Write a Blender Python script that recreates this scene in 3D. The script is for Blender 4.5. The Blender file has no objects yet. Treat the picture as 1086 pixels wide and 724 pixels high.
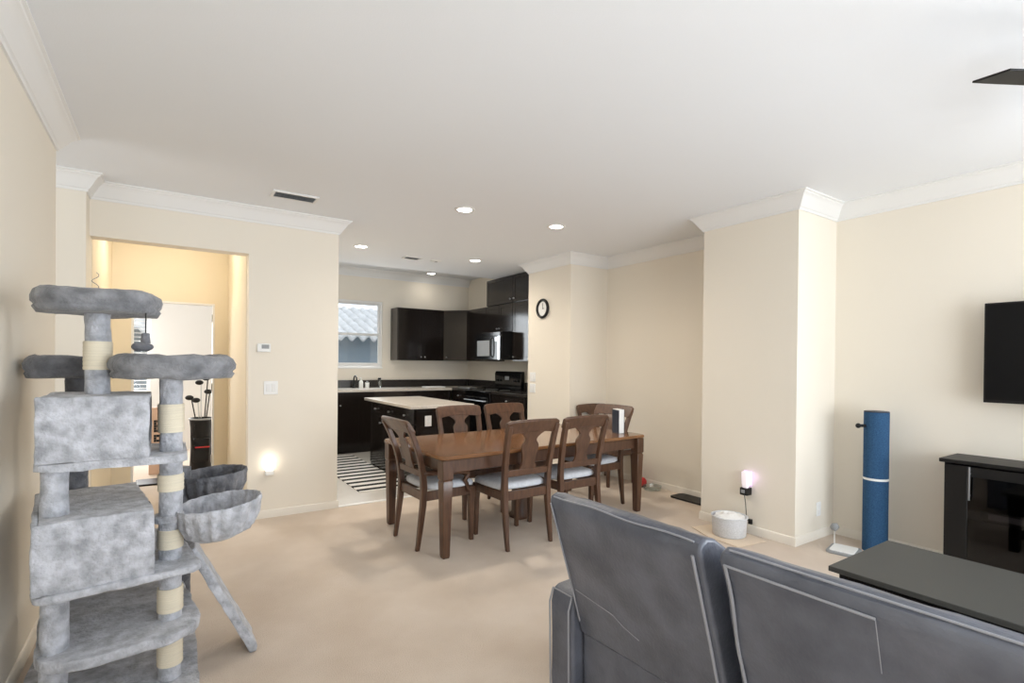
import bpy, bmesh, math, random
from mathutils import Vector, Matrix, noise
random.seed(7)
R = math.radians
scene = bpy.context.scene
col = scene.collection

# ---------------------------------------------------------------- camera, light, exposure
F_PX, YAW, PITCH, ROLL, CY, CAM_H = 546.15, R(33.7525), R(-0.348), R(0.5645), 389.2, 1.40
def cam_axes():
    c, s = math.cos(YAW), math.sin(YAW); rz = Matrix(((c, -s, 0), (s, c, 0), (0, 0, 1)))
    c, s = math.cos(PITCH), math.sin(PITCH); rx = Matrix(((1, 0, 0), (0, c, s), (0, -s, c)))
    c, s = math.cos(ROLL), math.sin(ROLL); ry = Matrix(((c, 0, s), (0, 1, 0), (-s, 0, c)))
    return ry @ rx @ rz
M = cam_axes()
cam_d = bpy.data.cameras.new('camera'); cam = bpy.data.objects.new('camera', cam_d); col.objects.link(cam)
rot = Matrix((M[0], M[2], -M[1])).transposed()
cam.matrix_world = Matrix.Translation((0, 0, CAM_H)) @ rot.to_4x4()
cam_d.sensor_width = 36; cam_d.lens = F_PX / 1086 * 36; cam_d.shift_y = (CY - 362) / 1086
cam_d.clip_start = 0.02
scene.camera = cam

scene.view_settings.view_transform = 'Standard'
scene.view_settings.look = 'None'
scene.view_settings.exposure = 0.52
scene.view_settings.gamma = 1.0
scene.view_settings.use_curve_mapping = False

world = bpy.data.worlds.new('world'); scene.world = world; world.use_nodes = True
bg = world.node_tree.nodes['Background']
bg.inputs[0].default_value = (0.80, 0.90, 1.0, 1); bg.inputs[1].default_value = 1.5

def area(name, loc, target, sx, sy, power, colr):
    d = bpy.data.lights.new(name, 'AREA'); d.shape = 'RECTANGLE'; d.size = sx; d.size_y = sy
    d.energy = power; d.color = colr
    o = bpy.data.objects.new(name, d); col.objects.link(o); o.location = loc
    o.rotation_euler = (Vector(target) - Vector(loc)).to_track_quat('-Z', 'Y').to_euler()
    return o
# daylight entering through the big glazed opening in the wall behind the camera and through an added, unseen side window
area('patio_daylight', (2.1, -2.45, 1.2), (2.1, 5, 1.35), 2.9, 2.1, 84, (0.86, 0.93, 1.0))
area('added_side_light', (4.6, -1.55, 1.45), (0, -0.9, 1.35), 1.3, 1.6, 60, (0.88, 0.94, 1.0))  # added window light, out of view, to brighten the left wall
area('kitchen_daylight', (2.62, 8.42, 1.85), (2.62, 4, 1.0), 0.75, 1.05, 12, (0.92, 0.97, 1.0))
area('added_entry_light', (-2.5, 3.9, 1.45), (0, 4.3, 1.3), 1.1, 1.3, 7, (0.95, 0.97, 1.0))  # added light, out of view, lifts the dark foyer and pilaster
area('bedroom_daylight', (-0.75, 9.5, 1.5), (0.2, 7, 1.2), 0.9, 1.1, 50, (0.97, 0.98, 1.0))

# ---------------------------------------------------------------- materials
def lin(c):
    c = c / 255
    return c / 12.92 if c <= 0.04045 else ((c + 0.055) / 1.055) ** 2.4
def rgb(r, g, b): return (lin(r), lin(g), lin(b), 1)
def base_mat(name):
    m = bpy.data.materials.new(name); m.use_nodes = True
    return m, m.node_tree, m.node_tree.nodes['Principled BSDF']
def mat(name, c, rough=0.6, spec=0.5, metal=0, var=0, scale=8, bump=0, bscale=None, c2=None, detail=4, stretch=None, sheen=0, coat=0):
    m, nt, p = base_mat(name)
    p.inputs['Base Color'].default_value = c; p.inputs['Roughness'].default_value = rough
    p.inputs['Specular IOR Level'].default_value = spec; p.inputs['Metallic'].default_value = metal
    if sheen: p.inputs['Sheen Weight'].default_value = sheen
    if coat: p.inputs['Coat Weight'].default_value = coat; p.inputs['Coat Roughness'].default_value = 0.12
    tc = nt.nodes.new('ShaderNodeTexCoord'); mp = nt.nodes.new('ShaderNodeMapping')
    nt.links.new(tc.outputs['Object'], mp.inputs['Vector'])
    if stretch: mp.inputs['Scale'].default_value = stretch
    if c2 or var:
        n = nt.nodes.new('ShaderNodeTexNoise'); n.inputs['Scale'].default_value = scale; n.inputs['Detail'].default_value = detail
        nt.links.new(mp.outputs[0], n.inputs['Vector'])
        r = nt.nodes.new('ShaderNodeValToRGB')
        a, b = (c, c2) if c2 else (tuple(x * (1 - var) for x in c[:3]) + (1,), tuple(min(1, x * (1 + var)) for x in c[:3]) + (1,))
        r.color_ramp.elements[0].position = 0.32; r.color_ramp.elements[1].position = 0.68
        r.color_ramp.elements[0].color = a; r.color_ramp.elements[1].color = b
        nt.links.new(n.outputs[0], r.inputs[0]); nt.links.new(r.outputs[0], p.inputs['Base Color'])
    if bump:
        n = nt.nodes.new('ShaderNodeTexNoise'); n.inputs['Scale'].default_value = bscale or scale * 4; n.inputs['Detail'].default_value = 5
        nt.links.new(mp.outputs[0], n.inputs['Vector'])
        b = nt.nodes.new('ShaderNodeBump'); b.inputs['Strength'].default_value = bump; b.inputs['Distance'].default_value = 0.01
        nt.links.new(n.outputs[0], b.inputs['Height']); nt.links.new(b.outputs[0], p.inputs['Normal'])
    return m
def emit(name, c, s):
    m, nt, p = base_mat(name); p.inputs['Base Color'].default_value = c
    p.inputs['Emission Color'].default_value = c; p.inputs['Emission Strength'].default_value = s
    return m
def glass(name, tint=(1, 1, 1, 1), gloss=0.08):
    m, nt, p = base_mat(name); nt.nodes.remove(p)
    out = nt.nodes['Material Output']; mix = nt.nodes.new('ShaderNodeMixShader')
    t = nt.nodes.new('ShaderNodeBsdfTransparent'); g = nt.nodes.new('ShaderNodeBsdfGlossy')
    t.inputs[0].default_value = tint; g.inputs['Roughness'].default_value = 0.03; mix.inputs[0].default_value = gloss
    nt.links.new(t.outputs[0], mix.inputs[1]); nt.links.new(g.outputs[0], mix.inputs[2]); nt.links.new(mix.outputs[0], out.inputs[0])
    return m
W = dict(
    wall=mat('cream wall paint', rgb(238, 230, 216), 0.85, 0.3, bump=0.05, bscale=120),
    hall=mat('hall wall paint', rgb(236, 224, 200), 0.85, 0.3, bump=0.05, bscale=120),
    white_wall=mat('bedroom wall paint', rgb(228, 226, 222), 0.85, 0.3),
    ceil=mat('ceiling paint', rgb(239, 241, 244), 0.9, 0.2, bump=0.06, bscale=150),
    trim=mat('white trim paint', rgb(236, 235, 233), 0.5, 0.4),
    base=mat('cream baseboard paint', rgb(238, 231, 219), 0.6, 0.4),
    carpet=mat('beige carpet', rgb(210, 194, 178), 0.95, 0.1, c2=rgb(224, 210, 196), scale=2.2, bump=0.6, bscale=220, detail=8),
    tile=mat('pale kitchen tile', rgb(226, 222, 216), 0.22, 0.5, var=0.05, scale=3),
    thresh=mat('oak threshold', rgb(190, 150, 105), 0.5),
    wood=mat('walnut chair wood', rgb(72, 48, 35), 0.34, 0.5, c2=rgb(96, 67, 49), scale=6, stretch=(6, 6, 1), coat=0.15),
    top=mat('polished table wood', rgb(112, 76, 48), 0.18, 0.5, c2=rgb(136, 95, 61), scale=4, stretch=(1, 9, 9), coat=0.3),
    seat=mat('pale grey seat fabric', rgb(205, 208, 214), 0.9, 0.2, var=0.08, scale=30, bump=0.2, bscale=150),
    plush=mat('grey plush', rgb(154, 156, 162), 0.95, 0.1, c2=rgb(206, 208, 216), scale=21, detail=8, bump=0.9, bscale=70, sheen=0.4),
    plush_shade=mat('shaded grey plush', rgb(104, 105, 109), 0.95, 0.1, c2=rgb(150, 151, 155), scale=15, detail=8, bump=0.9, bscale=60, sheen=0.3),  # darker plush copy, shade of the perches seen from below in its colour
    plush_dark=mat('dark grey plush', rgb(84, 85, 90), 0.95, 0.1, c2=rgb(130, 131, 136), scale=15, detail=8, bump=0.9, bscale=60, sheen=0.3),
    sisal=mat('cream sisal rope', rgb(236, 226, 204), 0.9, 0.1, var=0.06, scale=6, stretch=(1, 1, 40), bump=0.4, bscale=20),
    leather=mat('grey leather', rgb(78, 82, 93), 0.32, 0.5, c2=rgb(105, 109, 121), scale=7, detail=8, bump=0.18, bscale=90),
    piping=mat('worn leather piping', rgb(150, 152, 160), 0.45, 0.5),
    black=mat('black lacquer', rgb(15, 14, 14), 0.45, 0.35),
    graphite=mat('dark laminate', rgb(66, 66, 63), 0.5, 0.4),
    cab=mat('espresso cabinet', rgb(30, 25, 23), 0.13, 0.5, c2=rgb(35, 29, 26), scale=5, stretch=(8, 8, 1)),
    gblack=mat('gloss black', rgb(14, 14, 15), 0.12, 0.5),
    screen=mat('tv screen', rgb(7, 7, 9), 0.4, 0.2),
    stone=mat('pale stone counter', rgb(214, 206, 196), 0.2, 0.5, var=0.1, scale=60),
    granite=mat('dark granite', rgb(30, 28, 28), 0.2, 0.5, c2=rgb(56, 50, 46), scale=80),
    steel=mat('brushed steel', rgb(190, 192, 195), 0.3, 0.5, metal=1),
    white=mat('white plastic', rgb(240, 240, 238), 0.45),
    grey=mat('grey plastic', rgb(150, 152, 154), 0.5),
    blue=mat('blue sisal carpet', rgb(44, 76, 110), 0.9, 0.2, c2=rgb(58, 94, 130), scale=120, bump=0.4, bscale=240),
    navy=mat('navy cover', rgb(26, 34, 52), 0.5),
    red=mat('red plastic', rgb(190, 42, 46), 0.4),
    rugw=mat('rug white', rgb(236, 234, 230), 0.95, 0.1),
    tub=mat('speckled enamel', rgb(214, 216, 220), 0.4, var=0.1, scale=90),
    paper=mat('white paper', rgb(240, 240, 238), 0.8),
    cloth=mat('beige paper', rgb(226, 208, 186), 0.8),
    tan=mat('tan paper', rgb(200, 168, 148), 0.8),
    stucco=mat('grey stucco', rgb(112, 128, 138), 0.9, var=0.05, bump=0.2),
    rooftile=mat('pale roof tile', rgb(188, 186, 184), 0.8, var=0.12, scale=4),
    glow=emit('lamp glow', (1, 0.95, 0.86, 1), 14),
    night=emit('night light glow', (1, 0.92, 0.8, 1), 2.6),
    uv=emit('violet lamp glow', (0.74, 0.52, 1.0, 1), 0.7),
    uvcore=emit('lamp cartridge', (1.0, 0.9, 0.95, 1), 0.22),
    pane=glass('window glass'), smoke=glass('smoked glass', (0.42, 0.40, 0.40, 1), 0.035), clear=glass('clear plastic', (0.88, 0.92, 0.92, 1), 0.15),
    dark=mat('duct shade and dark cord', rgb(30, 30, 30), 0.9),
)
def rug_material():
    m, nt, p = base_mat('striped rug'); p.inputs['Roughness'].default_value = 0.95
    tc = nt.nodes.new('ShaderNodeTexCoord'); sx = nt.nodes.new('ShaderNodeSeparateXYZ'); nt.links.new(tc.outputs['Object'], sx.inputs[0])
    a = nt.nodes.new('ShaderNodeMath'); a.operation = 'MULTIPLY'; a.inputs[1].default_value = 1 / 0.19; nt.links.new(sx.outputs[1], a.inputs[0])
    b = nt.nodes.new('ShaderNodeMath'); b.operation = 'FRACT'; nt.links.new(a.outputs[0], b.inputs[0])
    c = nt.nodes.new('ShaderNodeMath'); c.operation = 'GREATER_THAN'; c.inputs[1].default_value = 0.45; nt.links.new(b.outputs[0], c.inputs[0])
    mx = nt.nodes.new('ShaderNodeMix'); mx.data_type = 'RGBA'; mx.inputs[6].default_value = rgb(28, 28, 30); mx.inputs[7].default_value = rgb(238, 236, 232)
    nt.links.new(c.outputs[0], mx.inputs[0]); nt.links.new(mx.outputs[2], p.inputs['Base Color'])
    return m
W['rug'] = rug_material()

# ---------------------------------------------------------------- helpers
ORG = {}
class MB:
    def __init__(s): s.bm = bmesh.new()
    def _face(s, vs):
        try: s.bm.faces.new(vs)
        except ValueError: pass
    def box(s, x0, x1, y0, y1, z0, z1):
        v = [s.bm.verts.new(p) for p in ((x0, y0, z0), (x1, y0, z0), (x1, y1, z0), (x0, y1, z0), (x0, y0, z1), (x1, y0, z1), (x1, y1, z1), (x0, y1, z1))]
        for f in ((3, 2, 1, 0), (4, 5, 6, 7), (0, 1, 5, 4), (1, 2, 6, 5), (2, 3, 7, 6), (3, 0, 4, 7)): s._face([v[i] for i in f])
        return s
    def loft(s, rings, cap=True, closed=True):
        rv = [[s.bm.verts.new(p) for p in r] for r in rings]
        n = len(rings[0])
        for a, b in zip(rv, rv[1:]):
            for i in range(n if closed else n - 1):
                j = (i + 1) % n; s._face((a[i], a[j], b[j], b[i]))
        if cap: s._face(rv[0][::-1]); s._face(rv[-1])
        return s
    def cyl(s, p0, p1, r0, r1=None, seg=20):
        return s.tube([p0, p1], [r0, r0 if r1 is None else r1], seg)
    def tube(s, pts, r, seg=10, cap=True, flat=1.0):
        pts = [Vector(p) for p in pts]; n = len(pts); rr = r if isinstance(r, (list, tuple)) else [r] * n
        rings = []; ref = None
        for i, p in enumerate(pts):
            d = (pts[min(i + 1, n - 1)] - pts[max(i - 1, 0)]).normalized()
            if ref is None: ref = Vector((0, 0, 1)) if abs(d.z) < 0.9 else Vector((1, 0, 0))
            u = d.cross(ref).normalized(); w = u.cross(d).normalized(); ref = w
            rings.append([p + (u * math.cos(t) + w * math.sin(t) * flat) * rr[i] for t in (2 * math.pi * k / seg for k in range(seg))])
        return s.loft(rings, cap)
    def lathe(s, prof, c=(0, 0, 0), seg=36, squash=1.0):
        rings = [[(c[0] + r * math.cos(t), c[1] + r * squash * math.sin(t), c[2] + z) for t in (2 * math.pi * k / seg for k in range(seg))] for r, z in prof]
        return s.loft(rings, True)
    def prism(s, pts, a0, a1, plane='xz'):
        def P(u, v, w): return {'xz': (u, w, v), 'yz': (w, u, v), 'xy': (u, v, w)}[plane]
        return s.loft([[P(u, v, a0) for u, v in pts], [P(u, v, a1) for u, v in pts]])
    def sweep(s, prof, path):
        pts = [Vector((p[0], p[1], 0)) for p in path]; rings = []
        for i, p in enumerate(pts):
            d0 = (pts[i] - pts[i - 1]).normalized() if i else None
            d1 = (pts[i + 1] - pts[i]).normalized() if i < len(pts) - 1 else None
            n0 = Vector((-d0.y, d0.x, 0)) if d0 else None; n1 = Vector((-d1.y, d1.x, 0)) if d1 else None
            if n0 and n1: m = (n0 + n1); m = m / (m.dot(n0))
            else: m = n0 or n1
            rings.append([(p.x + m.x * o, p.y + m.y * o, z) for o, z in prof])
        return s.loft(rings)
    def sphere(s, c, r, u=16, v=10, sc=(1, 1, 1)):
        bmesh.ops.create_uvsphere(s.bm, u_segments=u, v_segments=v, radius=r, matrix=Matrix.Translation(c) @ Matrix.Diagonal((*sc, 1)))
        return s
    def rot(s, ang, axis, c): bmesh.ops.rotate(s.bm, verts=s.bm.verts[:], cent=c, matrix=Matrix.Rotation(ang, 3, axis)); return s
    def shift(s, v): bmesh.ops.translate(s.bm, verts=s.bm.verts[:], vec=v); return s
    def fuzz(s, amp, sc, cuts=0, bevel=0):
        if bevel: bmesh.ops.bevel(s.bm, geom=s.bm.edges[:], offset=bevel, segments=3, affect='EDGES', profile=0.5)
        if cuts:
            lim = cuts
            for _ in range(5):
                long = [e for e in s.bm.edges if e.calc_length() > lim]
                if not long: break
                bmesh.ops.subdivide_edges(s.bm, edges=long, cuts=1, use_grid_fill=True)
            bmesh.ops.triangulate(s.bm, faces=[f for f in s.bm.faces if len(f.verts) > 4])
        s.bm.normal_update()
        for v in s.bm.verts:
            k = noise.noise(v.co * sc) + 0.6 * noise.noise(v.co * sc * 2.7)
            v.co += v.normal * amp * k
        return s
    def build(s, name, m, parent=None, local=False, bevel=0, seg=2, smooth=True, sub=0, ang=40):
        bmesh.ops.recalc_face_normals(s.bm, faces=s.bm.faces[:])
        root = parent
        while root is not None and root.parent is not None: root = root.parent
        loc = Vector((0, 0, 0))
        if root is not None:
            if not local: s.shift(-Vector(ORG.get(root.name, (0, 0, 0))))
        elif not local:
            xs = [v.co for v in s.bm.verts]
            lo = Vector((min(c[i] for c in xs) for i in range(3))); hi = Vector((max(c[i] for c in xs) for i in range(3)))
            loc = Vector(((lo.x + hi.x) / 2, (lo.y + hi.y) / 2, lo.z)); s.shift(-loc)
        me = bpy.data.meshes.new(name); s.bm.to_mesh(me); s.bm.free()
        if smooth:
            me.polygons.foreach_set('use_smooth', [True] * len(me.polygons)); me.set_sharp_from_angle(angle=R(ang))
        me.materials.append(m)
        o = bpy.data.objects.new(name, me); col.objects.link(o); o.location = loc; ORG.setdefault(o.name, loc)
        if parent is not None: o.parent = parent
        if bevel:
            b = o.modifiers.new('bevel', 'BEVEL'); b.width = bevel; b.segments = seg; b.limit_method = 'ANGLE'; b.angle_limit = R(35)
            b.harden_normals = False
        if sub: o.modifiers.new('sub', 'SUBSURF').levels = sub; o.modifiers['sub'].render_levels = sub
        return o
def tag(o, label, cat, group=None):
    o['label'] = label; o['category'] = cat
    if group: o['group'] = group
    return o
def thing(name, label, cat, loc=(0, 0, 0), rz=0, group=None):
    o = bpy.data.objects.new(name, None); o.empty_display_size = 0.1; col.objects.link(o)
    o.location = loc; o.rotation_euler = (0, 0, rz); ORG[o.name] = Vector(loc)
    return tag(o, label, cat, group)
def struct(o): o['kind'] = 'structure'; return o
def part_label(o, l): o['label'] = l; return o
def dup(root, label=None, loc=None, rz=None):
    r = root.copy(); col.objects.link(r)
    if loc is not None: r.location = loc
    if rz is not None: r.rotation_euler = (0, 0, rz)
    if label: r['label'] = label
    for ch in list(root.children):
        c = ch.copy(); col.objects.link(c); c.parent = r
        for g in ch.children:
            d = g.copy(); col.objects.link(d); d.parent = c
    return r
def arc(cx, cy, r, a0, a1, n): return [(cx + r * math.cos(R(a0 + (a1 - a0) * i / n)), cy + r * math.sin(R(a0 + (a1 - a0) * i / n))) for i in range(n + 1)]
def rrect(x0, x1, y0, y1, r, n=5):
    return arc(x1 - r, y0 + r, r, -90, 0, n) + arc(x1 - r, y1 - r, r, 0, 90, n) + arc(x0 + r, y1 - r, r, 90, 180, n) + arc(x0 + r, y0 + r, r, 180, 270, n)

# ---------------------------------------------------------------- the setting
XL, XR, YB, ZC, ZK = -0.55, 4.68, -2.55, 2.75, 2.95
YA, YH, YK, YBED = 5.05, 6.90, 8.50, 9.60
struct(MB().box(-2.7, 4.85, YB - 0.15, YA + 0.02, -0.1, 0).box(-2.7, 1.30, YA + 0.02, YBED + 0.2, -0.1, 0).build('floor', W['carpet'], smooth=False))
struct(MB().box(1.30, 4.85, YA + 0.02, YK + 0.15, -0.1, 0.0).build('floor_kitchen', W['tile'], smooth=False))
c = MB().box(-2.7, 4.85, YB - 0.15, 7.0, ZC, ZC + 0.3).box(-2.7, 1.3, 7.0, YBED + 0.2, ZC, ZC + 0.3).box(1.3, 4.85, 7.0, YK + 0.15, ZK, ZK + 0.1)
struct(c.build('ceiling', W['ceil'], smooth=False))
struct(MB().box(-0.70, XL, YB, 4.0, 0, ZC).build('wall_left', W['wall'], smooth=False))
struct(MB().box(-2.7, -2.55, 3.0, 3.3, 0, ZC).box(-2.7, -2.55, 4.5, 4.85, 0, ZC).box(-2.7, -2.55, 3.3, 4.5, 0, .8).box(-2.7, -2.55, 3.3, 4.5, 2.1, ZC).box(-2.7, -0.70, 2.9, 3.0, 0, ZC).build('wall_entry', W['wall'], smooth=False))  # opening added for the made-up entry light
struct(MB().box(XR, 4.83, -0.85, YK + 0.15, 0, ZK).box(XR, 4.83, YB, -2.25, 0, ZK).box(XR, 4.83, -2.25, -0.85, 0, .6).box(XR, 4.83, -2.25, -0.85, 2.3, ZK).build('wall_right', W['wall'], smooth=False))  # opening added for the made-up side window
struct(MB().box(4.07, XR, 2.10, 2.95, 0, ZC).build('wall_right_column', W['wall'], smooth=False))
struct(MB().box(4.07, XR, 4.82, 5.70, 0, ZC).build('wall_right_pier', W['wall'], smooth=False))
struct(MB().box(0.588, 1.36, YA, YH, 0, ZC).box(-0.50, 0.588, YA, YA + 0.15, 2.345, ZC).build('wall_arch', W['wall'], smooth=False))
struct(MB().box(-2.7, -0.50, 4.85, YH, 0, ZC).build('wall_arch_left', W['wall'], smooth=False))
# rear wall with the patio opening and an added side window opening (behind the camera)
w = MB()
for x0, x1, z0, z1 in ((XL, 0.6, 0, ZC), (0.6, 3.6, 2.25, ZC), (0.6, 3.6, 0, 0.1), (3.6, XR, 0, ZC)):
    w.box(x0, x1, YB - 0.15, YB, z0, z1)
struct(w.build('wall_back', W['wall'], smooth=False))
# hall end wall with the bedroom doorway
w = MB().box(-1.7, -0.33, YH, YH + 0.1, 0, ZC).box(0.45, 1.36, YH, YH + 0.1, 0, ZC).box(-0.33, 0.45, YH, YH + 0.1, 2.06, ZC)
struct(w.build('wall_hall', W['hall'], smooth=False))
struct(MB().box(-0.50, -0.497, YA + 0.15, YH, 0, ZC).box(0.585, 0.588, YA + 0.15, YH, 0, ZC).build('wall_hall_sides', W['hall'], smooth=False))
w = MB().box(-1.7, -1.6, YH + 0.1, YBED, 0, ZC).box(1.30, 1.36, YH + 0.1, YBED, 0, ZK)
for x0, x1, z0, z1 in ((-1.6, -1.15, 0, ZC), (-0.22, 1.3, 0, ZC), (-1.15, -0.22, 0, 0.9), (-1.15, -0.22, 2.08, ZC)): w.box(x0, x1, YBED, YBED + 0.12, z0, z1)
struct(w.build('wall_bedroom', W['white_wall'], smooth=False))
# kitchen back wall with window opening
WX0, WX1, WZ0, WZ1 = 2.24, 3.03, 1.33, 2.43
w = MB()
for x0, x1, z0, z1 in ((1.36, WX0, 0, ZK), (WX1, XR, 0, ZK), (WX0, WX1, 0, WZ0), (WX0, WX1, WZ1, ZK)): w.box(x0, x1, YK, YK + 0.15, z0, z1)
struct(w.build('wall_kitchen', W['wall'], smooth=False))
# crown moulding
CR = [(0, -.128), (.010, -.128), (.014, -.112), (.022, -.106), (.026, -.098), (.040, -.078), (.060, -.045), (.074, -.028), (.084, -.022), (.088, -.014), (.100, -.010), (.100, 0), (0, 0)]
def crown(n, path, z=ZC): struct(MB().sweep([(o, z + d) for o, d in CR], path).build('trim_%d' % n, W['trim'], ang=25))
crown(1, [(-0.70, 4.0), (XL, 4.0), (XL, YB)])
crown(2, [(1.36, 5.16), (1.36, YA), (-0.50, YA), (-0.50, 4.85), (-2.5, 4.85)])
crown(3, [(XR, YB), (XR, 2.10), (4.07, 2.10), (4.07, 2.95), (XR, 2.95), (XR, 4.82), (4.07, 4.82), (4.07, 5.70), (4.3, 5.70)])
crown(4, [(XR, YK), (1.36, YK)], ZK)
BBP = [(0, 0), (.012, 0), (.012, .055), (.008, .066), (.004, .07), (0, .07)]
def baseboard(side, path): struct(MB().sweep(BBP, path).build('baseboard_' + side, W['base'], ang=25))
baseboard('left', [(-0.70, 4.0), (XL, 4.0), (XL, YB)])
baseboard('arch', [(1.36, 5.2), (1.36, YA), (0.588, YA), (0.588, YH - 0.005)])
baseboard('arch_left', [(-0.497, YH), (-0.497, 4.85), (-2.5, 4.85)])
baseboard('right', [(XR, YB), (XR, 2.10), (4.07, 2.10), (4.07, 2.95), (XR, 2.95), (XR, 4.82), (4.07, 4.82), (4.07, 5.70)])
struct(MB().box(1.36, 4.07, YA - 0.005, YA + 0.045, 0, 0.006).build('trim_5', W['trim'], smooth=False))
# kitchen window
wn = thing('window_1', '', ''); del wn['label']; del wn['category']; struct(wn)
def frame_boxes(x0, x1, z0, z1, y0, y1, t):
    return MB().box(x0, x0 + t, y0, y1, z0, z1).box(x1 - t, x1, y0, y1, z0, z1).box(x0 + t, x1 - t, y0, y1, z0, z0 + t).box(x0 + t, x1 - t, y0, y1, z1 - t, z1)
frame_boxes(WX0, WX1, WZ0, WZ1, YK + 0.02, YK + 0.10, 0.035).build('window_frame', W['trim'], wn, bevel=0.004)
MB().box(WX0 - 0.0, WX1 + 0.0, YK - 0.012, YK + 0.02, WZ0 - 0.03, WZ0).build('window_sill', W['trim'], wn, bevel=0.004)
zm = 1.87
for z0, z1, yy in ((WZ0 + 0.035, zm + 0.02, YK + 0.03), (zm - 0.02, WZ1 - 0.035, YK + 0.062)):
    s = frame_boxes(WX0 + 0.035, WX1 - 0.035, z0, z1, yy, yy + 0.03, 0.032).build('sash', W['trim'], wn, bevel=0.003)
    MB().box(WX0 + 0.067, WX1 - 0.067, yy + 0.012, yy + 0.016, z0 + 0.032, z1 - 0.032).build('pane', W['pane'], s, smooth=False)
# bedroom window with blind
wb = thing('window_2', '', ''); del wb['label']; del wb['category']; struct(wb)
frame_boxes(-1.15, -0.22, 0.9, 2.08, YBED + 0.01, YBED + 0.08, 0.045).build('window_frame', W['trim'], wb, bevel=0.004)
MB().box(-1.105, -0.265, YBED + 0.05, YBED + 0.055, 0.945, 2.035).build('pane', W['pane'], wb, smooth=False)
b = MB()
for k in range(18): b.box(-1.10, -0.27, YBED + 0.015, YBED + 0.04, 0.97 + k * 0.06, 0.978 + k * 0.06)
b.build('blind', W['white'], wb, smooth=False)
# doorway jamb with hinges
d1 = thing('door_1', '', ''); del d1['label']; del d1['category']; struct(d1)
MB().box(-0.33, -0.31, YH - 0.005, YH + 0.105, 0, 2.06).box(0.43, 0.45, YH - 0.005, YH + 0.105, 0, 2.06).box(-0.31, 0.43, YH - 0.005, YH + 0.105, 2.04, 2.06).build('door_jamb', W['trim'], d1, bevel=0.002)
for z in (0.22, 1.05, 1.85): MB().box(0.424, 0.4305, YH + 0.02, YH + 0.05, z, z + 0.09).cyl((0.424, YH + 0.015, z), (0.424, YH + 0.015, z + 0.09), 0.006, seg=8).build('hinge', W['steel'], d1)
# patio opening frame behind the camera
wp = thing('window_3', '', ''); del wp['label']; del wp['category']; struct(wp)
frame_boxes(0.6, 3.6, 0.1, 2.25, YB - 0.1, YB - 0.03, 0.06).box(2.06, 2.14, YB - 0.1, YB - 0.03, 0.16, 2.19).build('window_frame', W['trim'], wp)

wr = thing('added_side_window', '', ''); del wr['label']; del wr['category']; struct(wr)  # frame of the side window added for its light, never in view
fr = MB()
for y0, y1, z0, z1 in ((-2.25, -2.20, .6, 2.3), (-.9, -.85, .6, 2.3), (-2.2, -.9, .6, .65), (-2.2, -.9, 2.25, 2.3), (-2.2, -.9, 1.43, 1.47)): fr.box(XR + .05, XR + .1, y0, y1, z0, z1)
fr.build('window_frame', W['trim'], wr)

# ---------------------------------------------------------------- sofa (seen from behind)
sofa = thing('recliner_sofa', 'grey leather reclining sofa seen from behind with worn pale seams', 'sofa', (1.62, 0.4, 0))
def sofa_back(y0, y1, dx=0, dz=0):
    pr = [(1.105 + dx, .925 + dz), (1.112 + dx, .948 + dz), (1.135 + dx, .958 + dz), (1.175 + dx, .95 + dz), (1.28, .88), (1.36, .75), (1.42, .5), (1.40, .42), (1.262, .42), (1.252, .46), (1.20 + dx * .5, .63)]
    m = MB().prism(pr, y0, y1, 'xz'); m.fuzz(0.006, 6, 0.07)
    o = m.build('backrest', W['leather'], sofa, bevel=0.018, seg=3)
    o.modifiers['bevel'].angle_limit = R(50)
    return o
def rear_x(z, dx=0, dz=0):
    pts = [(.42, 1.262), (.46, 1.252), (.63, 1.20 + dx * .5), (.925 + dz, 1.105 + dx)]
    for (z0, x0), (z1, x1) in zip(pts, pts[1:]):
        if z <= z1: return x0 + (x1 - x0) * (z - z0) / (z1 - z0)
    return pts[-1][1]
def seam(parent, pts, dx=0, dz=0, r=0.003, name='seam'):
    return MB().tube([(rear_x(z, dx, dz) - 0.004, y, z) for y, z in pts], r, 6).build(name, W['piping'], parent)
secs = ((0.82, 1.416, 0, -.005), (0.125, 0.775, 0.012, -.012), (-0.55, 0.095, 0.0, 0.0))
for i, (y0, y1, dx, dz) in enumerate(secs):
    b = sofa_back(y0, y1, dx, dz)
    zt = .935 + dz
    if i == 0:
        part_label(b, 'left reclined section of the sofa back')
        seam(b, [(y0 + .022, zt - .02 - k * .05) for k in range(10)], dx, dz, .0045)
        seam(b, [(y1 - .012, zt - .01 - k * .05) for k in range(10)], dx, dz, .003)
        MB().tube([(1.108, y0 + .02 + k * (y1 - y0 - .04) / 12, .945 + .003 * math.sin(k)) for k in range(13)], 0.0028, 6).build('seam', W['piping'], b)
        seam(b, [(y1 - .03, .60), (y1 - .2, .575), (y1 - .24, .55), (y1 - .3, .53)], 0, 0, .0012)
    else:
        seam(b, [(y1 - .018 - .004 * math.sin(k), zt - .012 - k * .05) for k in range(10)], dx, dz, .0045)
        seam(b, [(y1 - .022, zt - .014), (y0 + (y1 - y0) * .48, zt - .016)], dx, dz, .0032)
        seam(b, [(y0 + (y1 - y0) * .48, zt - .016 - k * .04) for k in range(4)], dx, dz, .0009)
        MB().tube([(1.118 + dx, y0 + .02 + k * (y1 - y0 - .04) / 12, .957 + dz) for k in range(13)], 0.0028, 6).build('seam', W['piping'], b)
MB().prism([(1.275, .06), (1.268, .43), (1.34, .43), (2.0, .36), (2.0, .06)], -0.55, 1.416, 'xz').build('base', W['leather'], sofa, bevel=0.015)
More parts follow.
